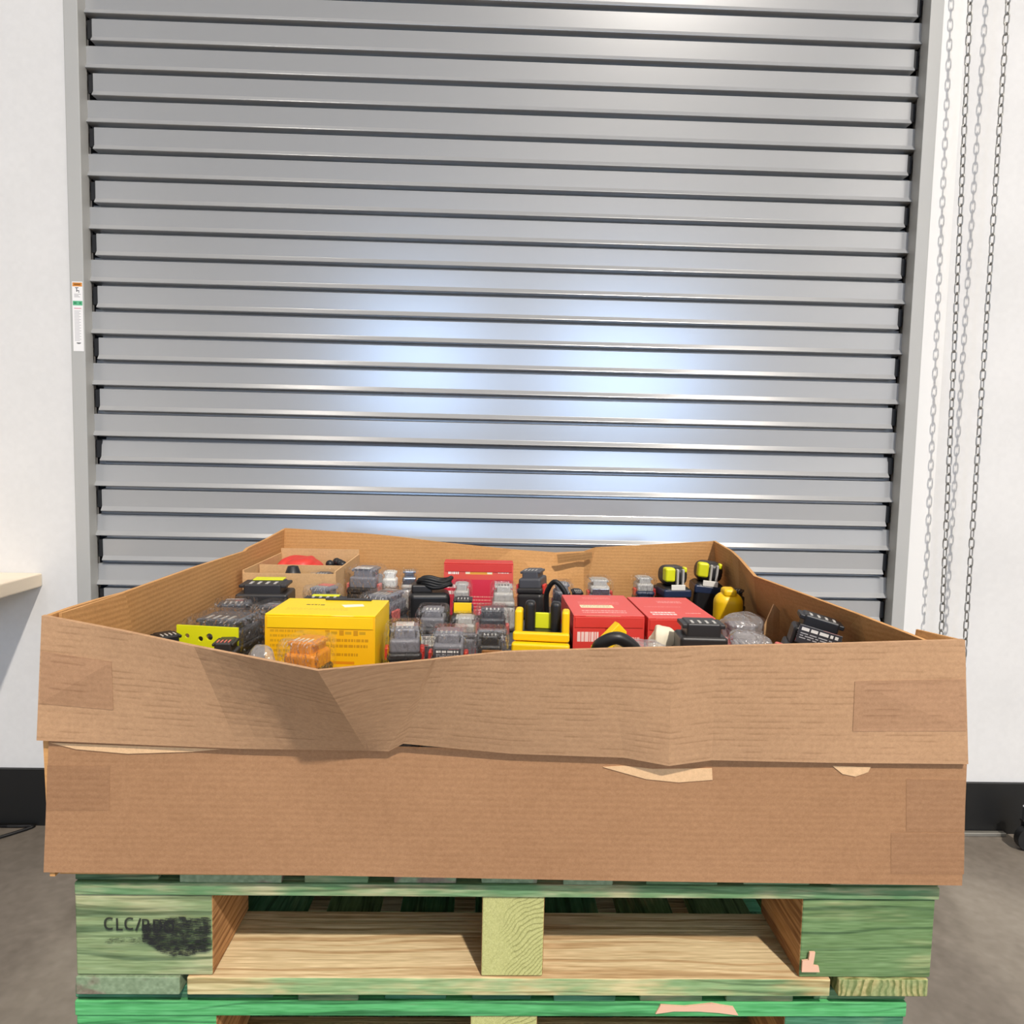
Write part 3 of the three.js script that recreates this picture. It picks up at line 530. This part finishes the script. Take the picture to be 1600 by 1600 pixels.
const yellowTop = canvasTex(512, 320, (c, w, h) => { c.fillStyle = '#f8d310'; c.fillRect(0, 0, w, h); bars(c, 130, 120, 90, 1, 18, 30, '#6c5a16'); bars(c, 60, 200, 300, 2, 8, 22, '#d4b420'); c.fillStyle = '#f6f2e0'; c.beginPath(); c.moveTo(300, 120); c.lineTo(400, 96); c.lineTo(420, 140); c.lineTo(330, 170); c.fill(); });
const redTop = canvasTex(512, 512, (c, w, h) => { c.fillStyle = '#dd5249'; c.fillRect(0, 0, w, h); bars(c, 150, 70, 220, 2, 10, 26, '#ea9a90'); bars(c, 90, 190, 320, 3, 9, 24, '#e98d84'); c.fillStyle = '#f2e6b8'; c.fillRect(90, 270, 250, 70); bars(c, 100, 284, 220, 2, 10, 26, '#a08a66'); bars(c, 80, 400, 330, 2, 16, 40, '#f0b4ac'); });
const redTop2 = canvasTex(512, 512, (c, w, h) => { c.fillStyle = '#de5048'; c.fillRect(0, 0, w, h); bars(c, 210, 110, 200, 2, 14, 30, '#eda39b'); bars(c, 60, 250, 300, 1, 10, 20, '#e88b82'); bars(c, 60, 380, 190, 2, 26, 44, '#f6ded8'); bars(c, 330, 400, 130, 1, 12, 26, '#f0b4ac'); });
const redFace = canvasTex(640, 400, (c, w, h) => { c.fillStyle = '#e0574a'; c.fillRect(0, 0, w, 120); c.fillStyle = '#d8334a'; c.fillRect(0, 120, w, h - 120); bars(c, 40, 36, 100, 1, 44, 60, '#f6e8dc'); c.fillStyle = '#e8a23c'; c.fillRect(200, 34, 250, 46); c.fillStyle = '#f4e6c8'; c.fillRect(200, 36, 40, 40); c.fillRect(400, 36, 46, 40); bars(c, 500, 40, 100, 1, 30, 50, '#f0c8b8'); bars(c, 470, 130, 140, 1, 30, 50, '#f0cfd6'); bars(c, 30, 160, 160, 2, 28, 50, '#f2dcd8'); bars(c, 230, 250, 240, 5, 10, 26, '#ee9a90'); });
const redSide = canvasTex(512, 128, (c, w, h) => { c.fillStyle = '#d83f38'; c.fillRect(0, 0, w, h); bars(c, 30, 30, 160, 2, 20, 40, '#f2d8d4'); c.fillStyle = '#b02a28'; c.fillRect(230, 20, 110, 90); bars(c, 360, 40, 120, 2, 16, 36, '#f0b0a8'); });
const P = { yf: std({ map: yellowFront, roughness: 0.45 }), yt: std({ map: yellowTop, roughness: 0.4 }), rt: std({ map: redTop, roughness: 0.4 }), rt2: std({ map: redTop2, roughness: 0.4 }), rf: std({ map: redFace, roughness: 0.4 }), rs: std({ map: redSide, roughness: 0.45 }) };
function carton(name, label, px, py, top, W, D, mats, flapMat, o = {}) {   // px, py: middle of its front top edge
  const p = atY(px, py, top), H = top - LAYER, t = thing(name, label, 'carton', 'printed cartons in the box', [p.x, LAYER, p.z]); t.rotation.set(o.rx ?? 0, o.yaw ?? 0, o.rz ?? 0, 'YXZ');
  part('body', box(W, H - 0.003, D, 0, (H - 0.003) / 2, -D / 2), mats, t);
  part('lid_flap', rbox(W, 0.003, D * 0.985, 0.001, 0, H - 0.0012, -D / 2, 1), mats[2], t);
  part('tuck_flap', rbox(W * 0.96, 0.02, 0.0016, 0.0007, 0, H - 0.013, 0.0006, 1), flapMat, t);
  return t;
}

const printA = std({ map: canvasTex(128, 128, (c, w, h) => { c.fillStyle = '#e9e7e1'; c.fillRect(0, 0, w, h); bars(c, 8, 12, 110, 2, 12, 22, '#5c5c60'); bars(c, 8, 62, 110, 3, 6, 14, '#a2a2a6'); c.fillStyle = '#c43a34'; c.fillRect(8, 106, 40, 14); }), roughness: 0.45 });
const printB = std({ map: canvasTex(128, 128, (c, w, h) => { c.fillStyle = '#3a3a3f'; c.fillRect(0, 0, w, h); bars(c, 8, 14, 110, 1, 22, 30, '#e8e6e2'); bars(c, 8, 52, 110, 3, 7, 16, '#b4b4b8'); c.fillStyle = '#d24a40'; c.fillRect(70, 100, 50, 18); }), roughness: 0.4 });
// yellow carton and what stands round it
const yel = carton('yellow_carton', 'bright yellow printed carton standing among the packs by the dented rim', 500, 961, 1.068, 0.186, 0.135, [M.yellow, M.yellow, P.yt, M.yellow, P.yf, M.yellow], M.yellow, { yaw: -0.03 });
part('carry_strap', rbox(0.085, 0.003, 0.012, 0.001, 0.02, 0.1448, -0.126), M.packDark, yel, 'dark strip on the lid');
pack('battery_pack', 'black battery pack with a lime stripe along its back, in front of the open carton', 415, 909, 1.058, 0.13, 0.10, { body: M.packBlack, top: M.packDark, cap: M.lime, capZ: -0.36, yaw: 0.06 });
pack('battery_pack', 'grey clamshell pack tucked between the lime-striped battery and the box wall', 366, 934, 1.046, 0.078, 0.075, { body: M.packDark, top: M.packGrey, clam: true, yaw: 0.2, cap: printB });
pack('battery_pack', 'grey clamshell pack between the lime-striped battery and the yellow carton', 430, 938, 1.05, 0.066, 0.075, { body: M.packDark, top: M.packGrey, clam: true, yaw: -0.15, cap: printB, capZ: 0.1 });
{
  const t = pack('battery_pack', 'dark battery pack in a shell with a lime perforated front card', 352, 955, 1.056, 0.105, 0.10, { body: M.packDark, top: M.packGrey, clam: true, yaw: -0.14 });
  const c = new THREE.Shape([[-0.055, 0.118], [0.055, 0.118], [0.055, 0.0], [0.022, 0.0], [0.016, 0.05], [-0.016, 0.05], [-0.022, 0.078], [-0.055, 0.078]].map(([x, y]) => new THREE.Vector2(x, y)));
  for (const [x, y, r] of [[-0.036, 0.1, 0.004], [-0.012, 0.096, 0.0045], [0.004, 0.1, 0.006], [0.028, 0.092, 0.004], [0.044, 0.094, 0.005], [0.042, 0.05, 0.004], [0.034, 0.07, 0.003]]) { const h = new THREE.Path(); h.absarc(x, y, r, 0, Math.PI * 2, true); c.holes.push(h); }
  part('front_card', new THREE.ExtrudeGeometry(c, { depth: 0.003, bevelEnabled: false, curveSegments: 8 }).translate(0, 0, 0.058), M.lime, t, 'lime card with black holes');
}
pack('battery_pack', 'flat black pack lying against the box wall beside the lime card', 260, 990, 1.035, 0.052, 0.055, { body: M.packBlack, top: M.packBlack, yaw: 0.75, label: printB });
pack('battery_pack', 'small black battery pack pushed under the lime card', 352, 1000, 1.03, 0.045, 0.06, { body: M.packBlack, top: M.packDark, slot: M.pink, yaw: 0.1 });
pack('battery_pack', 'black and lime pack lying close behind the yellow carton', 508, 932, 1.05, 0.11, 0.045, { body: M.packBlack, top: M.packDark, cap: M.lime, capZ: -0.2 });
pack('battery_pack', 'orange-topped pack in a clear shell leaning on the yellow carton front', 480, 990, 1.056, 0.062, 0.07, { body: M.packDark, top: M.orange, slot: M.cream, clam: true, yaw: -0.25, label: M.pink });
pack('battery_pack', 'rounded grey clamshell pack between the open carton and the yellow carton', 505, 910, 1.06, 0.058, 0.065, { body: M.packGrey, top: M.packMid, clam: true, yaw: -0.35, cap: M.pink });
pack('battery_pack', 'tall clamshell pack with a white label beside the open carton', 572, 881, 1.066, 0.078, 0.085, { body: M.packDark, top: M.packMid, cap: printA, capZ: 0.2, clam: true, yaw: -0.12, latch: M.pink });
pack('battery_pack', 'long grey-topped clamshell pack slanting away behind the yellow carton', 602, 920, 1.048, 0.068, 0.11, { body: M.packDark, top: M.packMid, clam: true, yaw: -0.3, cap: printB, latch: M.pink });
pack('battery_pack', 'small clamshell pack with a white top close to the box back wall', 610, 887, 1.05, 0.042, 0.05, { body: M.packGrey, top: M.white, clam: true });
pack('battery_pack', 'small clear clamshell pack with silver top beside the black charger', 640, 886, 1.04, 0.045, 0.05, { body: M.packPale, top: M.metal, clam: true, yaw: 0.1 });

// black charger with its cord
{
  const t = placed('battery_charger', 'black charger with a bundled cord between grey clamshell packs', 'charger', null, 671, 907, 1.035, 0.1), H = 0.085;
  part('body', rbox(0.1, H, 0.075, 0.014, 0, H / 2, 0), M.packBlack, t);
  part('dock', rbox(0.05, 0.02, 0.05, 0.005, -0.018, H + 0.008, 0), M.packDark, t);
  const pts = []; for (let k = 0; k < 40; k++) { const a = k / 40 * Math.PI * 2 * 3.5; pts.push([0.012 + Math.cos(a) * (0.04 + 0.004 * Math.sin(k)), H + 0.014 + k * 0.0004 + 0.004 * Math.sin(k * 1.7), Math.sin(a) * 0.024]); }
  part('cord', smoothTube(pts, 0.0055, 160), M.cable, t, 'bundled black cord');
}
// cartons in red
const red3 = carton('red_carton', 'upright red printed carton against the box back wall', 748, 880, 1.062, 0.18, 0.06, [M.red, M.red, M.red, M.red, P.rf, M.red], M.red);
pack('battery_pack', 'small clamshell pack with a silver base in front of the upright red carton', 722, 905, 1.042, 0.042, 0.055, { body: M.packGrey, top: M.packPale, clam: true, foot: M.metal });
pack('battery_pack', 'pale clamshell pack with a printed top at the corner of the upright red carton', 787, 908, 1.04, 0.056, 0.07, { body: M.packPale, top: M.packPale, clam: true, slot: M.packDark });
pack('battery_pack', 'dark pack with a yellow header card between grey clamshell packs', 724, 934, 1.035, 0.052, 0.06, { body: M.packDark, top: M.packDark, label: M.yellow, labelY: 0.86 });
pack('battery_pack', 'grey clamshell pack with a cream front label below the black charger', 677, 944, 1.034, 0.058, 0.07, { body: M.packGrey, top: M.packMid, slot: M.white, label: printA, clam: true });
pack('battery_pack', 'small pale clamshell pack below the yellow header card', 727, 956, 1.022, 0.05, 0.055, { body: M.packMid, top: M.packPale, clam: true });
pack('battery_pack', 'grey-topped clamshell pack standing behind the amber-windowed pack', 770, 944, 1.038, 0.062, 0.07, { body: M.packMid, top: M.packGrey, slot: M.white, clam: true, latch: M.pink });
pack('battery_pack', 'cream-topped pack with red side latches right beside the yellow carton', 633, 970, 1.05, 0.062, 0.08, { body: M.packDark, top: M.packMid, cap: printA, capZ: -0.1, latch: M.red, clam: true, yaw: 0.1, label: printB });
pack('battery_pack', 'grey-topped pack with red latches between the cream-topped and amber-windowed packs', 702, 978, 1.045, 0.062, 0.075, { body: M.packDark, top: M.packMid, latch: M.red, clam: true, label: printB, labelY: 0.7 });
{
  const t = placed('battery_pack', 'clear boxed pack with an amber window and yellow foot strip', 'battery', 'battery packs in the box', 766, 978, 1.045), H = 0.112;
  battery(t, 0.05, H * 0.95, 0.05, { body: M.packDark, top: M.packDark });
  part('amber_window', rbox(0.036, 0.045, 0.004, 0.002, 0.004, 0.062, 0.027), M.amber, t); part('yellow_tab', box(0.006, 0.016, 0.004, -0.02, 0.068, 0.0278), M.lime, t);
  clamshell(t, 0.056, H, 0.062, { foot: M.yellow });
}
// yellow and black charger
{
  const t = placed('battery_charger', 'yellow and black twin dock charger beside the amber-windowed pack', 'charger', null, 848, 975, 1.03, -0.12), y = 0.1;
  part('base', rbox(0.1, y - 0.02, 0.12, 0.008, 0, (y - 0.02) / 2, 0), M.packDark, t);
  part('front_bar', merge([rbox(0.104, 0.022, 0.02, 0.005, 0, y - 0.026, 0.062), rbox(0.102, 0.016, 0.014, 0.004, 0, y - 0.006, 0.052)]), M.yellow, t, 'yellow ribbed front bar');
  part('deck', rbox(0.098, 0.014, 0.1, 0.004, 0, y - 0.012, -0.005), M.packBlack, t);
  for (const k of [-1, 1]) { part('yellow_cheek', rbox(0.014, 0.055, 0.034, 0.005, k * 0.043, y + 0.01, 0.02), M.yellow, t); part('dock_post', rbox(0.02, 0.06, 0.026, 0.008, k * 0.024, y + 0.018, -0.005), M.packBlack, t, 'black dock post'); }
  part('dock_plate', rbox(0.03, 0.03, 0.006, 0.002, 0, y + 0.01, -0.008), M.lime, t);
}
pack('battery_pack', 'tilted dark pack with a red side against the box back wall', 836, 890, 1.05, 0.07, 0.085, { body: M.packDark, top: M.packGrey, latch: M.red, yaw: -0.3, rz: 0.06 });
{
  const t = pack('battery_pack', 'clamshell pack with a looped black lead beside the tilted dark pack', 878, 905, 1.05, 0.046, 0.06, { body: M.packGrey, top: M.packMid, clam: true });
  part('lead', smoothTube([[-0.034, 0.02, 0.01], [-0.037, 0.1, 0.03], [-0.02, 0.126, 0.044], [0.004, 0.1, 0.05], [0.012, 0.03, 0.052], [0.03, 0.02, 0.046]], 0.006, 50), M.cable, t, 'looped black lead');
}
pack('battery_pack', 'slim black pack wedged between the twin dock charger and the red carton', 902, 922, 1.035, 0.032, 0.07, { body: M.packBlack, top: M.packBlack });
pack('battery_pack', 'clamshell pack with silver top and red sides behind the labelled red carton', 936, 899, 1.036, 0.06, 0.075, { body: M.packMid, top: M.packPale, latch: M.red, clam: true, label: M.metal, labelY: 0.7 });
pack('battery_pack', 'clamshell pack with dark base and red latches beside the lime-topped battery', 1006, 896, 1.036, 0.052, 0.07, { body: M.blue, top: M.packPale, latch: M.red, clam: true });
{
  const lime = (label, px, py, top, yaw, rz, W) => {
    const t = placed('battery_pack', label, 'battery', 'battery packs in the box', px, py, top, yaw, 0, rz), H = top - LAYER;
    part('body', rbox(W, H * 0.62, 0.09, 0.014, 0, H * 0.31, 0), M.packBlack, t); part('band', rbox(W * 1.01, H * 0.16, 0.091, 0.006, 0, H * 0.5, 0), M.blue, t);
    part('slide_block', rbox(W * 0.9, H * 0.36, 0.07, 0.02, 0, H * 0.8, -0.004), M.packDark, t);
    part('lime_cap', rbox(W * 0.36, H * 0.26, 0.03, 0.006, -W * 0.26, H * 0.84, 0.024), M.lime, t); part('lime_cap', rbox(W * 0.12, H * 0.1, 0.02, 0.004, W * 0.3, H * 0.93, 0.024), M.lime, t);
    for (const k of [0.0, 0.2]) part('contact_rib', rbox(W * 0.08, H * 0.3, 0.012, 0.003, k * W, H * 0.8, 0.034), M.packPale, t);
    part('white_label', rbox(W * 0.5, H * 0.1, 0.004, 0.001, 0, H * 0.62, 0.044), M.white, t);
  };
  lime('upright black battery with lime cap beside the back wall crease', 1052, 882, 1.066, 0.1, 0, 0.074);
  lime('tilted black battery with lime cap in the back corner of the box', 1102, 875, 1.074, -0.1, -0.08, 0.078);
}
const redA = carton('red_carton', 'red carton lying flat with a cream label on its lid', 952, 962, 1.048, 0.134, 0.2, [P.rs, P.rs, P.rt, M.red, P.rs, M.red], M.red, { yaw: 0.02 });
const redB = carton('red_carton', 'red carton lying flat with white print, next to the yellow pack', 1066, 966, 1.046, 0.128, 0.2, [P.rs, P.rs, P.rt2, M.red, P.rs, M.red], M.red, { yaw: 0.02 });
{
  const t = placed('plastic_wedge', 'yellow plastic wedge leaning on the labelled red carton', 'wedge', null, 950, 973, 1.05, 0.3), s = new THREE.Shape([[-0.03, 0.05], [0.028, 0.05], [0.028, 0.104], [0.014, 0.118], [-0.03, 0.078]].map(([x, y]) => new THREE.Vector2(x, y)));
  part('blade', new THREE.ExtrudeGeometry(s, { depth: 0.014, bevelEnabled: true, bevelSize: 0.002, bevelThickness: 0.002, bevelSegments: 2 }).translate(0, 0.006, 0), M.yellow, t); part('foot', rbox(0.05, 0.06, 0.024, 0.006, 0, 0.03, 0.008), M.packDark, t);
}
{
  const t = placed('suction_hose', 'short black corrugated hose in a clear bag in front of the red cartons', 'hose', null, 986, 1005, 1.03, 0.2);
  part('hose', smoothTube([[-0.05, 0.07, -0.03], [-0.056, 0.104, 0.0], [-0.03, 0.118, 0.012], [0.0, 0.1, 0.014], [0.02, 0.07, 0.012]], 0.011, 50), M.packBlack, t);
  part('clear_bag', lump(0.1, 0.118, 0.07, 331, 0.5).translate(0.02, 0, 0), M.bag, t, 'crinkled clear bag'); part('tool_handle', rbox(0.07, 0.02, 0.05, 0.008, 0.04, 0.08, 0), M.packMid, t);
}
{
  const m = lump(0.06, 0.118, 0.045, 341, 0.6), t = placed('paper_wrap', 'crumpled cream paper wrap beside the hose bag', 'paper', null, 1042, 980, 1.045, 0.1); part('sheet', m, M.cream, t);
}
pack('battery_pack', 'wide black pack with two red buttons in front of the flat red cartons', 1096, 970, 1.072, 0.094, 0.07, { body: M.packBlack, top: M.packDark, yaw: -0.05 });
{ const t = scene.children[scene.children.length - 1]; for (const [x, w] of [[-0.02, 0.03], [0.014, 0.018]]) part('red_button', rbox(w, 0.022, 0.008, 0.004, x, 0.096, 0.036), M.red, t); }
{
  const t = placed('battery_pack', 'domed yellow pack standing at the side wall crease', 'battery', 'battery packs in the box', 1138, 934, 1.03, -0.1);
  part('body', rbox(0.064, 0.118, 0.055, 0.024, 0, 0.059, 0, 4), M.yellow, t); part('ridge', rbox(0.03, 0.02, 0.045, 0.008, 0, 0.118, 0), M.yellow, t); part('slot', box(0.006, 0.034, 0.004, -0.022, 0.03, 0.0275), M.packBlack, t);
}
pack('battery_pack', 'black battery with pale contacts behind the domed yellow pack', 1150, 921, 1.04, 0.042, 0.05, { body: M.packBlack, top: M.packBlack, yaw: -0.5 });
{
  const bag = (label, px, py, top, w, d, s, yaw) => { const t = placed('battery_pack', label, 'battery', 'bagged packs in the box', px, py, top, yaw), H = top - LAYER; battery(t, w * 0.72, H * 0.84, d * 0.7, { body: M.packGrey, top: M.packMid, latch: M.pink }); part('plastic_bag', lump(w, H, d, s, 0.35), M.bag, t, 'wrinkled translucent bag'); };
  bag('bagged grey pack in front of the domed yellow pack', 1160, 960, 1.036, 0.1, 0.085, 351, 0.1);
  bag('bagged grey pack between the red-button pack and the slanting black pack', 1172, 987, 1.044, 0.088, 0.08, 361, -0.1);
  bag('small bagged pack lying at the dented rim beside the yellow carton', 410, 1013, 1.04, 0.045, 0.045, 371, 0.4);
}
{
  const t = pack('battery_pack', 'black pack with a silver strip slanting down to the front rim', 1246, 970, 1.08, 0.092, 0.06, { body: M.packBlack, top: M.packBlack, yaw: -0.3, rz: -0.24, label: printB, labelY: 0.8 });
  t.position.y += 0.014; part('pink_tab', rbox(0.016, 0.02, 0.03, 0.004, -0.05, 0.085, 0.02), M.pink, t);
}
{
  const p = atY(1215, 961, 1.05), t = thing('cardboard_scrap', 'bent scrap of brown cardboard behind the slanting black pack', 'cardboard', null, [p.x, LAYER, p.z - 0.03]);
  part('scrap', sheet([[V(-0.016, 0, 0.01), V(0.006, 0, 0.0), V(0.024, 0, -0.01)], [V(-0.016, 0.1, 0.01), V(0.004, 0.14, 0.0), V(0.02, 0.125, -0.01)]], V(0, 0, -0.004)), M.cardSmall, t);
}
// open carton in the far corner with two compartments
{
  const x0 = -0.572, x1 = -0.362, zb = -1.965, zf = -1.665, yT = 1.066, t = thing('open_carton', 'small open tan carton with a divider in the back corner of the box', 'carton', null, [(x0 + x1) / 2, LAYER, (zb + zf) / 2]);
  const w = x1 - x0, d = zf - zb, h = yT - LAYER, q = 0.004;
  part('back_wall', metreUV(box(w, h + 0.012, q, 0, (h + 0.012) / 2, -d / 2)), M.cardSmall, t); part('front_wall', metreUV(box(w, h - 0.006, q, 0, (h - 0.006) / 2, d / 2)), M.cardSmall, t);
  part('side_wall', metreUV(box(q, h, d, -w / 2, h / 2, 0)), M.cardSmall, t); part('side_wall', metreUV(box(q, h, d, w / 2, h / 2, 0)), M.cardSmall, t);
  part('divider', metreUV(box(w - 0.01, h - 0.002, q, 0, (h - 0.002) / 2, d * 0.16)), M.cardSmall, t); part('carton_base', metreUV(box(w, q, d, 0, q / 2, 0)), M.cardSmall, t);
  const c = [(x0 + x1) / 2, LAYER + q, (zb + zf) / 2];
  const put = (name, label, cat, dx, dz) => thing(name, label, cat, null, [c[0] + dx, c[1], c[2] + dz]);
  let o = put('red_pouch', 'soft red pouch in the rear compartment of the open carton', 'pouch', -0.03, -0.05); part('pouch', lump(0.12, 0.142, 0.11, 381, 0.35), M.red, o);
  o = put('knobbed_grip', 'black knobbed grip beside the red pouch in the open carton', 'grip', 0.068, -0.05); part('grip_body', rbox(0.05, 0.12, 0.08, 0.012, 0, 0.06, 0), M.packBlack, o); for (const [x, z] of [[-0.015, 0.02], [0.006, 0], [0.018, 0.025], [-0.006, -0.02]]) part('knob', new THREE.SphereGeometry(0.011, 14, 10).translate(x, 0.126, z), M.packBlack, o);
  o = put('plug_adapter', 'black pointed adapter in the front compartment of the open carton', 'adapter', -0.005, 0.1); part('adapter_body', new THREE.LatheGeometry([[0, 0], [0.032, 0], [0.034, 0.1], [0.02, 0.118], [0.012, 0.14], [0.0, 0.142]].map(([a, b]) => new THREE.Vector2(a, b)), 24), M.packBlack, o);
  o = put('battery_pack', 'small dark shiny pack in the front compartment of the open carton', 'battery', 0.066, 0.1); battery(o, 0.05, 0.125, 0.07, { body: M.packDark, top: M.packGrey }); clamshell(o, 0.05, 0.126, 0.07);
}
// lower layer, seen in the gaps
{
  const base = BOX.y0 + 0.064, H = LAYER - 0.001 - base;
  let first = null;
  for (let i = 0; i < 10; i++) for (let j = 1; j < 7; j++) {
    const x = -0.525 + i * 0.1175, z = -1.03 - j * 0.152;
    let t;
    if (!first) { first = t = thing('lower_battery_pack', 'dark battery pack in the lower layer beneath the other goods', 'battery', 'lower layer of packs'); part('body', rbox(0.105, H * 0.7, 0.135, 0.01, 0, H * 0.35, 0), M.packDark, t); part('slide_block', rbox(0.08, H * 0.3, 0.11, 0.006, 0, H * 0.85, 0), M.packGrey, t); }
    else { t = first.clone(); t.name = numbered('lower_battery_pack'); scene.add(t); }
    t.position.set(x, base, z);
  }
}

// END GOODS
renderer.render(scene, camera);
